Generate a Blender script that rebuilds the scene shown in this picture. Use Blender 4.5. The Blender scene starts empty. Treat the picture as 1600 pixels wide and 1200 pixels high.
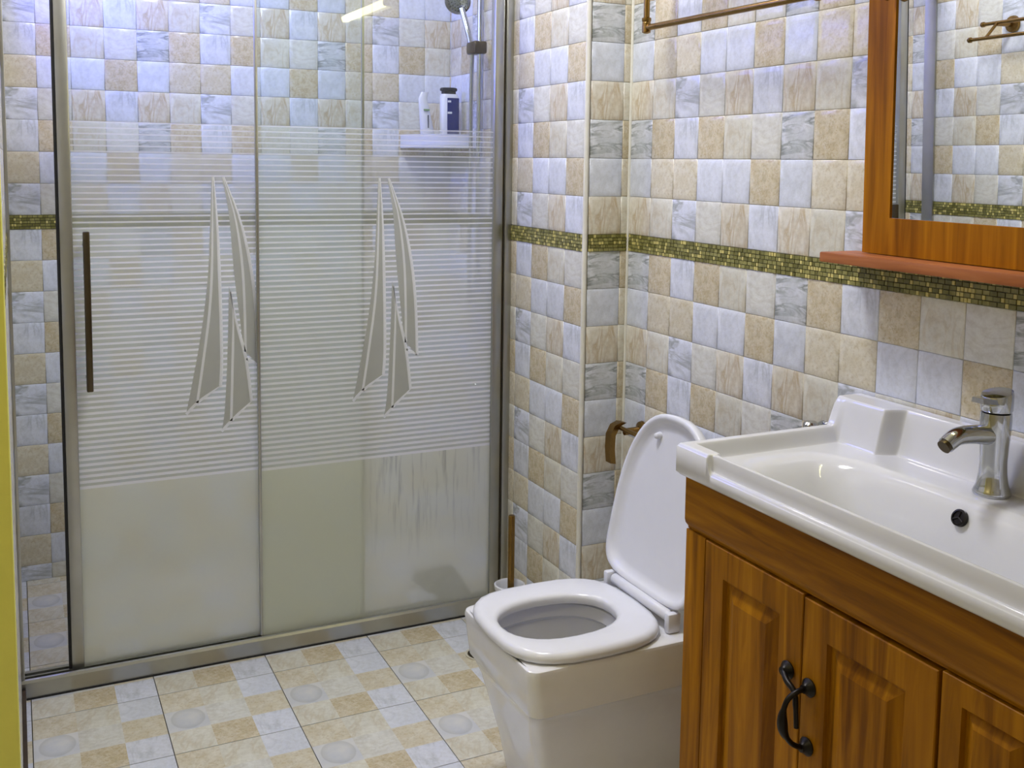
import bpy, bmesh, math, random
import numpy as np
from mathutils import Matrix, Vector

random.seed(7)
scene = bpy.context.scene
COL = scene.collection
PI = math.pi

# ------------------------------------------------------------------ camera
CAM = dict(f=1626.9, cy=414.4, yaw=25.653, pitch=5.638, roll=0.764, H=1.3823)
def cam_axes():
    y, p, r = (math.radians(CAM[k]) for k in ('yaw', 'pitch', 'roll'))
    F = Vector((math.sin(y)*math.cos(p), math.cos(y)*math.cos(p), -math.sin(p)))
    R0 = Vector((math.cos(y), -math.sin(y), 0)); U0 = R0.cross(F)
    R = math.cos(r)*R0 + math.sin(r)*U0
    U = -math.sin(r)*R0 + math.cos(r)*U0
    return R, U, F
CR, CU, CF = cam_axes()
CO = Vector((0, 0, CAM['H']))
cam = bpy.data.cameras.new('camera')
cam_ob = bpy.data.objects.new('camera', cam); COL.objects.link(cam_ob)
cam.sensor_fit = 'HORIZONTAL'; cam.sensor_width = 36.0
cam.lens = CAM['f']/1600*36.0
cam.shift_y = -(600-CAM['cy'])/1600
cam.clip_start = 0.02
m = Matrix((CR, CU, -CF)).transposed().to_4x4(); m.translation = CO
cam_ob.matrix_world = m
scene.camera = cam_ob

def in_frame(p, pad=30):
    v = Vector(p)-CO; w = v.dot(CF)
    if w < 0.05: return False
    x = 800+CAM['f']*v.dot(CR)/w; y = CAM['cy']-CAM['f']*v.dot(CU)/w
    return -pad < x < 1600+pad and -pad < y < 1200+pad

# ------------------------------------------------------------------ world, exposure
world = bpy.data.worlds.new('world'); scene.world = world
world.use_nodes = True
world.node_tree.nodes['Background'].inputs[0].default_value = (0.8, 0.85, 1, 1)
world.node_tree.nodes['Background'].inputs[1].default_value = 0.3
vs = scene.view_settings
vs.view_transform = 'Standard'; vs.look = 'None'; vs.gamma = 1.0; vs.use_curve_mapping = False
vs.exposure = 1.3
scene.cycles.max_bounces = 8
scene.cycles.diffuse_bounces = 4
scene.cycles.transparent_max_bounces = 16
scene.cycles.caustics_reflective = False
scene.cycles.caustics_refractive = False
scene.cycles.sample_clamp_indirect = 3.0
LAMP_ROOM = 37.0        # ceiling lamp over the room
LAMP_SHOWER = 20.0      # ceiling lamp over the shower
DAYLIGHT = 10.0          # sky behind the small high window in the shower
LAMP_TUBE = 16.0         # yellowish tube over the mirror
LAMP_HALL = 36.0

# ------------------------------------------------------------------ room numbers (metres)
XL, XW, XA = -0.02, 1.4865, 1.3515      # left wall, right wall, face of the pipe column
YN, YC, YD, YB = -0.60, 2.377, 2.8136, 3.638   # near wall, column front, shower track, back wall
ZT, ZB, ZC = 1.196, 1.151, 2.75         # border top, border bottom, ceiling
YJ = 1.30                               # far jamb of the doorway in the left wall

# ------------------------------------------------------------------ materials
def srgb(r, g, b):
    def f(c):
        c /= 255.0
        return c/12.92 if c <= 0.04045 else ((c+0.055)/1.055)**2.4
    return (f(r), f(g), f(b), 1.0)

class NT:
    def __init__(s, name):
        s.m = bpy.data.materials.new(name); s.m.use_nodes = True
        s.t = s.m.node_tree; s.t.nodes.clear()
        s.out = s.n('ShaderNodeOutputMaterial')
    def n(s, typ, **kw):
        nd = s.t.nodes.new(typ)
        for k, v in kw.items():
            if k.startswith('i_'): nd.inputs[k[2:].replace('_', ' ')].default_value = v
            else: setattr(nd, k, v)
        return nd
    def l(s, a, b): s.t.links.new(a, b)
    def noise(s, vec, scale, detail=4, rough=0.55, dist=0.0):
        nd = s.n('ShaderNodeTexNoise'); nd.inputs['Scale'].default_value = scale
        nd.inputs['Detail'].default_value = detail; nd.inputs['Roughness'].default_value = rough
        nd.inputs['Distortion'].default_value = dist
        if vec is not None: s.l(vec, nd.inputs['Vector'])
        return nd.outputs['Fac']
    def ramp(s, fac, stops):
        nd = s.n('ShaderNodeValToRGB'); e = nd.color_ramp.elements
        while len(e) < len(stops): e.new(0.5)
        for i, (p, c) in enumerate(stops): e[i].position = p; e[i].color = c
        s.l(fac, nd.inputs['Fac']); return nd.outputs['Color']
    def mixc(s, fac, a, b, mode='MIX'):
        nd = s.n('ShaderNodeMix', data_type='RGBA', blend_type=mode)
        for val, idx in ((fac, 0), (a, 6), (b, 7)):
            if hasattr(val, 'is_linked'): s.l(val, nd.inputs[idx])
            else: nd.inputs[idx].default_value = val
        return nd.outputs[2]
    def math(s, op, a, b=None, clamp=False):
        nd = s.n('ShaderNodeMath', operation=op); nd.use_clamp = clamp
        for v, i in ((a, 0), (b, 1)):
            if v is None: continue
            if hasattr(v, 'is_linked'): s.l(v, nd.inputs[i])
            else: nd.inputs[i].default_value = v
        return nd.outputs[0]
    def coords(s, kind='Object', scale=(1, 1, 1), rot=(0, 0, 0), loc=(0, 0, 0)):
        tc = s.n('ShaderNodeTexCoord'); mp = s.n('ShaderNodeMapping')
        mp.inputs['Scale'].default_value = scale; mp.inputs['Rotation'].default_value = rot
        mp.inputs['Location'].default_value = loc
        s.l(tc.outputs[kind], mp.inputs['Vector']); return mp.outputs['Vector']
    def bsdf(s, color, rough=0.5, metal=0.0, bump=None, bump_str=0.2, bump_dist=0.002, coat=0.0):
        b = s.n('ShaderNodeBsdfPrincipled')
        for v, k in ((color, 'Base Color'), (rough, 'Roughness'), (metal, 'Metallic'), (coat, 'Coat Weight')):
            if hasattr(v, 'is_linked'): s.l(v, b.inputs[k])
            else: b.inputs[k].default_value = v
        if bump is not None:
            bp = s.n('ShaderNodeBump'); bp.inputs['Strength'].default_value = bump_str
            bp.inputs['Distance'].default_value = bump_dist
            s.l(bump, bp.inputs['Height']); s.l(bp.outputs['Normal'], b.inputs['Normal'])
        s.l(b.outputs['BSDF'], s.out.inputs['Surface']); return b

M = {}
def simple(name, color, rough=0.4, metal=0.0, var=0.06, scale=30, bump=0.0, coat=0.0):
    t = NT(name); v = t.coords('Object')
    f = t.noise(v, scale)
    dark = tuple(c*(1-var) for c in color[:3])+(1,); lite = tuple(min(1, c*(1+var)) for c in color[:3])+(1,)
    t.bsdf(t.ramp(f, [(0.3, dark), (0.7, lite)]), rough, metal, f if bump else None, bump, coat=coat)
    M[name] = t.m; return t.m

def stone(name, a, b, scale, vein=None, vscale=(20, 20, 20), vrot=0.0, vamt=0.0, vdist=3.0, rough=0.22, contrast=(0.35, 0.65), spot=None, seed=0.0, grain=0.7):
    """printed ceramic stone: two mottled tones plus distorted veins"""
    t = NT(name)
    v = t.coords('Object', loc=(seed, seed*0.7, seed*1.3))
    f = t.noise(v, scale, 6, 0.6, 0.6)
    col = t.ramp(f, [(contrast[0], a), (contrast[1], b)])
    if vein is not None:
        v2 = t.coords('Object', scale=vscale, rot=(0, 0, vrot), loc=(seed, seed, 0))
        w = t.noise(v2, 1.0, 4, 0.55, vdist*0.25)
        rid = t.math('ABSOLUTE', t.math('SUBTRACT', w, 0.5))
        vf = t.ramp(rid, [(0.0, (1, 1, 1, 1)), (0.075, (0, 0, 0, 1))])
        vf = t.math('MULTIPLY', vf, vamt)
        vf = t.math('MULTIPLY', vf, t.ramp(t.noise(v, 14, 2), [(0.35, (0.1, 0.1, 0.1, 1)), (0.6, (1, 1, 1, 1))]))
        col = t.mixc(vf, col, vein)
    if spot is not None:
        s = t.ramp(t.noise(v, scale*4, 3, 0.7), [(0.52, (0, 0, 0, 1)), (0.66, (1, 1, 1, 1))])
        col = t.mixc(t.math('MULTIPLY', s, 0.5), col, spot)
    g1 = t.ramp(t.noise(v, 95, 6, 0.7, 0.4), [(0.30, (0.82, 0.81, 0.78, 1)), (0.55, (1, 1, 1, 1)), (0.75, (1.05, 1.05, 1.05, 1))])
    col = t.mixc(grain, col, g1, 'MULTIPLY')
    oi = t.n('ShaderNodeObjectInfo')
    tint = t.ramp(oi.outputs['Random'], [(0.0, (1.06, 1.06, 1.04, 1)), (1.0, (1.15, 1.16, 1.17, 1))])
    col = t.mixc(1.0, col, tint, 'MULTIPLY')
    t.bsdf(col, rough, 0.0, t.noise(v, 45, 3), 0.22, 0.004)
    M[name] = t.m; return t.m

BLUE = srgb(212, 215, 225); BLUE2 = srgb(198, 202, 212); GREYV = srgb(128, 132, 132)
CREAM = srgb(214, 213, 203); CREAM2 = srgb(202, 199, 186); TAN = srgb(208, 200, 180); TAN2 = srgb(190, 177, 148)
BROWN = srgb(160, 130, 84)
stone('tile_wave', srgb(206, 208, 214), srgb(186, 190, 194), 18, srgb(112, 118, 112), (6, 26, 10), 0.5, 0.85, 7.0, seed=1.1)
stone('tile_plain', BLUE2, srgb(208, 212, 222), 10, GREYV, (16, 5, 10), 0.7, 0.16, 3, seed=2.3)
stone('tile_tan_stripe', srgb(212, 208, 197), srgb(202, 195, 178), 22, srgb(172, 148, 108), (30, 6, 10), 0.45, 0.65, 4, seed=3.7)
stone('tile_tan_mottled', TAN, TAN2, 38, spot=srgb(166, 144, 104), contrast=(0.3, 0.62), seed=4.1, grain=1.0)
stone('tile_tan', srgb(210, 205, 190), srgb(198, 189, 166), 26, spot=srgb(180, 164, 130), seed=5.9)
stone('tile_cream', CREAM, CREAM2, 14, srgb(176, 156, 116), (12, 9, 10), 0.9, 0.35, 6, seed=6.3)
stone('tile_cream_pale', srgb(212, 212, 206), srgb(200, 199, 194), 12, srgb(170, 160, 140), (9, 14, 10), 0.3, 0.25, 5, seed=7.7)
stone('tile_blue_vein', BLUE, srgb(202, 206, 219), 10, srgb(158, 163, 168), (22, 5, 10), 0.75, 0.6, 3.5, seed=8.2)
stone('tile_blue', srgb(202, 206, 217), srgb(213, 216, 226), 9, srgb(168, 174, 186), (12, 5, 10), 0.8, 0.25, 3, seed=9.4)
stone('tile_blue_bowl', BLUE, srgb(202, 206, 220), 12, srgb(132, 136, 132), (5, 17, 10), -0.4, 0.7, 5, seed=10.6)
T_ROWS = [['tile_wave', 'tile_tan_mottled', 'tile_blue_vein', 'tile_tan_mottled', 'tile_cream', 'tile_cream_pale'],
          ['tile_plain', 'tile_tan', 'tile_tan', 'tile_blue', 'tile_blue', 'tile_tan_mottled'],
          ['tile_tan_stripe', 'tile_cream', 'tile_blue_bowl', 'tile_cream_pale', 'tile_tan_stripe', 'tile_blue_vein']]
simple('grout', srgb(196, 192, 182), 0.8, bump=0.2)
simple('grout_dark', srgb(76, 72, 48), 0.85)
simple('white_trim', srgb(222, 220, 208), 0.35)
simple('mosaic_olive', srgb(140, 136, 80), 0.2, var=0.25, scale=60)
simple('mosaic_dark', srgb(114, 111, 60), 0.2, var=0.25, scale=60)
simple('mosaic_gold', srgb(206, 194, 120), 0.22, var=0.15, scale=60)
simple('ceiling_white', srgb(228, 226, 220), 0.8)
simple('porcelain', srgb(217, 218, 223), 0.12, var=0.01, coat=0.4)
simple('porcelain_toilet', srgb(222, 223, 228), 0.14, var=0.015, coat=0.4)
simple('plastic_white', srgb(219, 221, 229), 0.22, var=0.01)
simple('chrome', srgb(190, 192, 196), 0.10, 1.0, var=0.04)
simple('aluminium', srgb(178, 178, 172), 0.32, 1.0, var=0.06, scale=12)
simple('dark_metal', srgb(92, 82, 66), 0.28, 1.0)
simple('bronze', srgb(142, 112, 62), 0.25, 1.0, var=0.12)
simple('black_iron', srgb(26, 22, 20), 0.35, 0.6)
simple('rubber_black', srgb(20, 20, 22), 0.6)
simple('yellow_paint', srgb(236, 234, 116), 0.5, var=0.03)
simple('dark_stone', srgb(52, 38, 26), 0.4, var=0.3)
simple('hall_wall', srgb(214, 208, 180), 0.7)
simple('navy_plastic', srgb(34, 44, 104), 0.25)
simple('grey_rubber', srgb(46, 46, 48), 0.6)
simple('water', srgb(112, 116, 116), 0.05)  # clear water; the grey paints in the shade inside the toilet bowl

def wood(name, dark, mid, lite, axis='Z', rough=0.45, scale=1.0):
    t = NT(name)
    long, short = 2.2*scale, 34*scale
    sc = {'Z': (short, short, long), 'Y': (short, long, short), 'X': (long, short, short)}[axis]
    v = t.coords('Object', scale=sc)
    f1 = t.noise(v, 1.0, 5, 0.6, 1.2)
    v2 = t.coords('Object', scale=tuple(c*0.28 for c in sc), loc=(3, 1, 2))
    f2 = t.noise(v2, 1.0, 3, 0.5, 2.2)
    c1 = t.ramp(f1, [(0.34, dark), (0.5, mid), (0.66, lite)])
    c2 = t.ramp(f2, [(0.34, dark), (0.55, lite)])
    bb = t.bsdf(t.mixc(0.4, c1, c2), rough, 0.0, f1, 0.12, 0.001, coat=0.0); bb.inputs['Specular IOR Level'].default_value = 0.14
    M[name] = t.m; return t.m
WD, WM, WL = srgb(92, 50, 0), srgb(140, 88, 0), srgb(172, 116, 8)
wood('oak_upright', WD, WM, WL, 'Z')
wood('oak_across', WD, WM, WL, 'Y')
wood('frame_upright', srgb(108, 62, 0), srgb(150, 92, 0), srgb(178, 116, 10), 'Z')
wood('frame_across', srgb(108, 62, 0), srgb(150, 92, 0), srgb(178, 116, 10), 'Z')
wood('red_wood', srgb(128, 72, 38), srgb(160, 96, 54), srgb(180, 116, 72), 'Y')

def emit(name, color, strength):
    t = NT(name)
    f = t.noise(t.coords('Object'), 3)
    e = t.n('ShaderNodeEmission'); e.inputs['Strength'].default_value = strength
    t.l(t.ramp(f, [(0.0, color), (1.0, color)]), e.inputs['Color'])
    t.l(e.outputs[0], t.out.inputs['Surface']); M[name] = t.m
emit('lamp_room', (0.96, 0.96, 1.0, 1), LAMP_ROOM)
emit('lamp_shower', (1.0, 0.96, 0.92, 1), LAMP_SHOWER)
emit('window_sky', (0.17, 0.21, 1.0, 1), DAYLIGHT)
emit('lamp_tube', (1.0, 0.93, 0.42, 1), LAMP_TUBE)
emit('lamp_hall', (1.0, 0.86, 0.5, 1), LAMP_HALL)

# mirror
t = NT('mirror'); 
t.bsdf(t.ramp(t.noise(t.coords('Object'), 2), [(0, (0.86, 0.88, 0.88, 1)), (1, (0.88, 0.9, 0.9, 1))]), 0.0, 1.0)
M['mirror'] = t.m

def pane_glass(name, streaks):
    """6 mm etched glass; object z = 0 at the floor. Clear above, etched hairlines in the middle, frosted below."""
    t = NT(name)
    tc = t.n('ShaderNodeTexCoord'); sp = t.n('ShaderNodeSeparateXYZ'); t.l(tc.outputs['Object'], sp.inputs[0])
    z = sp.outputs['Z']
    Z0, Z1, PITCH = 0.524, 1.474, 0.0150
    ph = t.math('FRACT', t.math('DIVIDE', t.math('SUBTRACT', z, Z0), PITCH))
    # etched line: its share of the pitch grows towards the bottom
    h = t.math('DIVIDE', t.math('SUBTRACT', z, Z0), Z1-Z0, True)       # 0 bottom .. 1 top
    share = t.math('SUBTRACT', 0.52, t.math('MULTIPLY', h, 0.30))
    line = t.math('LESS_THAN', ph, share)
    inband = t.math('MULTIPLY', t.math('GREATER_THAN', z, Z0), t.math('LESS_THAN', z, Z1))
    below = t.math('LESS_THAN', z, Z0)
    gap = t.ramp(h, [(0.0, (0.86, 0.86, 0.86, 1)), (0.45, (0.74, 0.74, 0.74, 1)), (0.8, (0.42, 0.42, 0.42, 1)), (1.0, (0.16, 0.16, 0.16, 1))])
    lineamt = t.ramp(h, [(0.0, (0.98, 0.98, 0.98, 1)), (0.6, (0.95, 0.95, 0.95, 1)), (1.0, (0.45, 0.45, 0.45, 1))])
    band = t.mixc(line, gap, lineamt)
    frost = t.math('ADD', t.math('MULTIPLY', inband, band), t.math('MULTIPLY', below, 0.94), True)
    frost = t.math('ADD', frost, 0.02)
    # streaks of water stain low on the pane
    sv = t.coords('Object', scale=(70, 70, 5))
    s = t.noise(sv, 1.0, 3, 0.6)
    stain = t.ramp(s, [(0.52, (0, 0, 0, 1)), (0.72, (1, 1, 1, 1))])
    stain = t.math('MULTIPLY', stain, t.math('MULTIPLY', below, streaks))
    stain = t.math('MULTIPLY', stain, t.ramp(z, [(0.20, (0, 0, 0, 1)), (0.40, (1, 1, 1, 1))]))
    stain = t.math('MULTIPLY', stain, t.ramp(t.math('ADD', sp.outputs['X'], 0.5), [(0.42, (0, 0, 0, 1)), (0.52, (1, 1, 1, 1)), (0.75, (1, 1, 1, 1)), (0.85, (0.2, 0.2, 0.2, 1))]))
    # the line itself scatters white, the gaps and the frosted foot are greyer
    white = t.mixc(inband, srgb(246, 247, 226), srgb(222, 226, 212))
    white = t.mixc(t.math('MULTIPLY', line, inband), white, srgb(254, 254, 252))
    white = t.mixc(stain, white, srgb(104, 100, 84))
    clear_t = t.n('ShaderNodeBsdfTransparent'); clear_t.inputs[0].default_value = (0.93, 0.965, 0.95, 1)
    gl = t.n('ShaderNodeBsdfGlossy'); gl.inputs['Roughness'].default_value = 0.02; gl.inputs['Color'].default_value = (1, 1, 1, 1)
    fr = t.n('ShaderNodeFresnel'); fr.inputs['IOR'].default_value = 1.40
    geo = t.n('ShaderNodeNewGeometry')
    mc = t.n('ShaderNodeMixShader')
    t.l(t.math('MULTIPLY', fr.outputs[0], t.math('SUBTRACT', 1.0, geo.outputs['Backfacing'])), mc.inputs[0])
    t.l(clear_t.outputs[0], mc.inputs[1]); t.l(gl.outputs[0], mc.inputs[2])
    rf = t.n('ShaderNodeBsdfRefraction'); rf.inputs['Roughness'].default_value = 0.5; rf.inputs['IOR'].default_value = 1.12
    rf.inputs['Color'].default_value = (0.95, 0.97, 0.90, 1)
    df = t.n('ShaderNodeBsdfDiffuse'); t.l(white, df.inputs['Color'])
    tr = t.n('ShaderNodeBsdfTranslucent'); t.l(white, tr.inputs['Color'])
    m1 = t.n('ShaderNodeMixShader'); m1.inputs[0].default_value = 0.5
    t.l(df.outputs[0], m1.inputs[1]); t.l(tr.outputs[0], m1.inputs[2])
    m2 = t.n('ShaderNodeMixShader')
    t.l(t.mixc(t.math('MULTIPLY', line, inband), (0.70, 0.70, 0.70, 1), (0.94, 0.94, 0.94, 1)), m2.inputs[0])
    t.l(rf.outputs[0], m2.inputs[1]); t.l(m1.outputs[0], m2.inputs[2])
    m3 = t.n('ShaderNodeMixShader'); t.l(frost, m3.inputs[0])
    t.l(mc.outputs[0], m3.inputs[1]); t.l(m2.outputs[0], m3.inputs[2])
    t.l(m3.outputs[0], t.out.inputs['Surface']); M[name] = t.m
pane_glass('etched_glass', 0.0)
pane_glass('etched_glass_stained', 0.5)

t = NT('clear_glass')
tp_ = t.n('ShaderNodeBsdfTransparent')
t.l(t.ramp(t.noise(t.coords('Object'), 2), [(0.0, (0.955, 0.98, 0.965, 1)), (1.0, (0.965, 0.985, 0.975, 1))]), tp_.inputs[0])
t.l(tp_.outputs[0], t.out.inputs['Surface']); M['clear_glass'] = t.m
def etched_front(o):
    me = o.data; me.materials.append(M['clear_glass'])
    for p in me.polygons: p.material_index = 0 if p.normal.y < -0.9 else 1

def etch(name, color, opac):
    t = NT(name)
    df = t.n('ShaderNodeBsdfDiffuse'); tr = t.n('ShaderNodeBsdfTranslucent'); tp = t.n('ShaderNodeBsdfTransparent')
    c = t.ramp(t.noise(t.coords('Object'), 12), [(0.3, tuple(x*0.95 for x in color[:3])+(1,)), (0.7, color)])
    t.l(c, df.inputs[0]); t.l(c, tr.inputs[0])
    a = t.n('ShaderNodeMixShader'); a.inputs[0].default_value = 0.45; t.l(df.outputs[0], a.inputs[1]); t.l(tr.outputs[0], a.inputs[2])
    b = t.n('ShaderNodeMixShader'); b.inputs[0].default_value = opac; t.l(tp.outputs[0], b.inputs[1]); t.l(a.outputs[0], b.inputs[2])
    t.l(b.outputs[0], t.out.inputs['Surface']); M[name] = t.m
etch('etch_white', srgb(252, 253, 254), 1.0)
etch('etch_grey', srgb(222, 223, 214), 0.84)

# ------------------------------------------------------------------ helpers
def mesh_from(name, verts, faces, mats=(), idx=None, smooth=False):
    me = bpy.data.meshes.new(name); me.from_pydata([tuple(v) for v in verts], [], [tuple(f) for f in faces])
    for x in mats: me.materials.append(M[x])
    if idx is not None: me.polygons.foreach_set('material_index', idx)
    if smooth: me.polygons.foreach_set('use_smooth', [True]*len(me.polygons))
    me.update(); return me

def link(name, me, parent=None, mat=None, loc=None):
    o = bpy.data.objects.new(name, me); COL.objects.link(o)
    if mat is not None:
        me.materials.clear(); me.materials.append(M[mat])
    if parent is not None: o.parent = parent
    if loc is not None: o.location = loc
    return o

def obj(name, bm, mat, parent=None, smooth=True, angle=40, origin=None):
    """bm is in world metres; the mesh is shifted so that it is local to the parent (or to origin)"""
    base = Vector((0, 0, 0))
    p = parent
    while p is not None: base = base + Vector(p.location); p = p.parent
    if parent is None and origin is not None: base = Vector(origin)
    if base.length: bmesh.ops.translate(bm, verts=bm.verts, vec=-base)
    bmesh.ops.recalc_face_normals(bm, faces=bm.faces)
    me = bpy.data.meshes.new(name); 
    if smooth:
        for f in bm.faces: f.smooth = True
        for e in bm.edges:
            if len(e.link_faces) == 2 and e.calc_face_angle(0) > math.radians(angle): e.smooth = False
    bm.to_mesh(me); bm.free()
    o = link(name, me, parent, mat)
    if parent is None and origin is not None: o.location = origin
    return o

def thing(name, label, cat, loc, group=None):
    o = bpy.data.objects.new(name, None); COL.objects.link(o); o.location = loc
    o.empty_display_size = 0.05
    o['label'] = label; o['category'] = cat
    if group: o['group'] = group
    return o
def tag(o, label, cat, group=None):
    o['label'] = label; o['category'] = cat
    if group: o['group'] = group
    return o
def structure(o, label=None, cat=None):
    o['kind'] = 'structure'
    if label: o['label'] = label
    if cat: o['category'] = cat
    return o

def B(): return bmesh.new()
def box(bm, x0, x1, y0, y1, z0, z1, bev=0.0, seg=2):
    vs = [bm.verts.new((x, y, z)) for x in (x0, x1) for y in (y0, y1) for z in (z0, z1)]
    fs = [(0, 1, 3, 2), (4, 6, 7, 5), (0, 4, 5, 1), (2, 3, 7, 6), (0, 2, 6, 4), (1, 5, 7, 3)]
    nf = [bm.faces.new([vs[i] for i in f]) for f in fs]
    if bev > 0:
        es = list({e for f in nf for e in f.edges})
        bmesh.ops.bevel(bm, geom=es, offset=bev, segments=seg, profile=0.5, affect='EDGES')
    return bm
def loft(bm, rings, cap0=True, cap1=True, closed=True):
    vr = [[bm.verts.new(p) for p in r] for r in rings]
    n = len(vr[0])
    for a, b in zip(vr[:-1], vr[1:]):
        for i in range(n if closed else n-1):
            j = (i+1) % n
            bm.faces.new((a[i], a[j], b[j], b[i]))
    if cap0: bm.faces.new(vr[0][::-1])
    if cap1: bm.faces.new(vr[-1])
    return bm
def lathe(bm, prof, c, axis='Z', n=28, cap0=True, cap1=True):
    rings = []
    for r, h in prof:
        ring = []
        for i in range(n):
            a = 2*PI*i/n; u, v = r*math.cos(a), r*math.sin(a)
            ring.append({'Z': (c[0]+u, c[1]+v, c[2]+h), 'X': (c[0]+h, c[1]+u, c[2]+v), 'Y': (c[0]+u, c[1]+h, c[2]+v)}[axis])
        rings.append(ring)
    return loft(bm, rings, cap0, cap1)
def smooth_path(pts, k=6):
    P = [Vector(p) for p in pts]; out = []
    for i in range(len(P)-1):
        p0 = P[max(i-1, 0)]; p1 = P[i]; p2 = P[i+1]; p3 = P[min(i+2, len(P)-1)]
        for j in range(k):
            s = j/k
            out.append(0.5*((2*p1)+(p2-p0)*s+(2*p0-5*p1+4*p2-p3)*s*s+(3*p1-p0-3*p2+p3)*s**3))
    out.append(P[-1]); return out
def tube(bm, pts, r, n=12, caps=True):
    """r: radius or list of radii"""
    P = [Vector(p) for p in pts]; rings = []; nrm = None
    for i, p in enumerate(P):
        d = (P[min(i+1, len(P)-1)]-P[max(i-1, 0)]).normalized()
        if nrm is None:
            nrm = d.orthogonal().normalized()
        else:
            nrm = (nrm-d*nrm.dot(d)).normalized()
        b = d.cross(nrm); rr = r[i] if isinstance(r, (list, tuple)) else r
        rings.append([p+(nrm*math.cos(2*PI*k/n)+b*math.sin(2*PI*k/n))*rr for k in range(n)])
    return loft(bm, rings, caps, caps)
def rrect(x0, x1, y0, y1, r, z, k=6):
    pts = []
    for cx, cy, a0 in ((x1-r, y1-r, 0), (x0+r, y1-r, 90), (x0+r, y0+r, 180), (x1-r, y0+r, 270)):
        for i in range(k+1):
            a = math.radians(a0+90*i/k); pts.append((cx+r*math.cos(a), cy+r*math.sin(a), z))
    return pts

# ------------------------------------------------------------------ tiles
GAP = 0.0003
def tile_mesh(name, mat, w, h):
    a, b = w/2-GAP, h/2-GAP
    i = min(0.009, w*0.15, h*0.15); e = min(0.0016, i*0.3)
    lv = [(a, b, 0.0), (a, b, 0.0022), (a-e, b-e, 0.0030), (a-i*1.6, b-i*1.6, 0.0034)]
    vs = []
    for (p, q, z) in lv: vs += [(-p, -q, z), (p, -q, z), (p, q, z), (-p, q, z)]
    fs = []
    for k in range(3):
        for j in range(4): fs.append((4*k+j, 4*k+(j+1) % 4, 4*k+4+(j+1) % 4, 4*k+4+j))
    fs.append((12, 13, 14, 15))
    return mesh_from(name, vs, fs, [mat], smooth=True)
_tm = {}
def get_tile(mat, w, h):
    k = (mat, round(w, 3), round(h, 3))
    if k not in _tm: _tm[k] = tile_mesh('tile_'+mat, mat, w, h)
    return _tm[k]
def basis(face):
    ax = {'-X': ((0, -1, 0), (0, 0, 1), (-1, 0, 0)), '-Y': ((1, 0, 0), (0, 0, 1), (0, -1, 0)), '+X': ((0, 1, 0), (0, 0, 1), (1, 0, 0)), '+Y': ((-1, 0, 0), (0, 0, 1), (0, 1, 0))}[face]
    return Matrix([Vector(a) for a in ax]).transposed()
def row_edges(z0, z1):
    """horizontal joints: rows of 0.1 m counted away from the mosaic border"""
    rows = []; k = 0; z = ZB
    while z > z0+0.004:
        lo = max(z-0.1, z0); rows.append((lo, z, k % 3)); z -= 0.1; k += 1
    k = 0; z = ZT
    while z < z1-0.004:
        hi = min(z+0.1, z1); rows.append((z, hi, 2-(k % 3))); z += 0.1; k += 1
    return rows
def tile_wall(parent, face, plane, cols, z0, z1, single):
    """cols: list of (u_lo, u_hi, column index) along the wall's world axis; single(p) says whether the tile is an object of its own"""
    R = basis(face); bulk_v, bulk_f, bulk_m = [], [], []
    names = sorted({x for r in T_ROWS for x in r})
    for (u0, u1, c) in cols:
        for (lo, hi, r) in row_edges(z0, z1):
            mat = T_ROWS[r][c % 6]
            if u1-u0 < 0.006 or hi-lo < 0.006: continue
            me = get_tile(mat, u1-u0, hi-lo)
            u, z = (u0+u1)/2, (lo+hi)/2
            p = Vector((plane, u, z)) if face[1] == 'X' else Vector((u, plane, z))
            if single(p):
                o = link('tile', me, parent)
                mm = R.to_4x4(); mm.translation = p; o.matrix_basis = mm
            else:
                n0 = len(bulk_v)
                bulk_v += [R @ v.co + p for v in me.vertices]
                bulk_f += [tuple(i+n0 for i in f.vertices) for f in me.polygons]
                bulk_m += [names.index(mat)]*len(me.polygons)
    if bulk_v:
        o = link('tile_field', mesh_from('tile_field', bulk_v, bulk_f, names, bulk_m, True), parent); o['kind'] = 'stuff'
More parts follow.
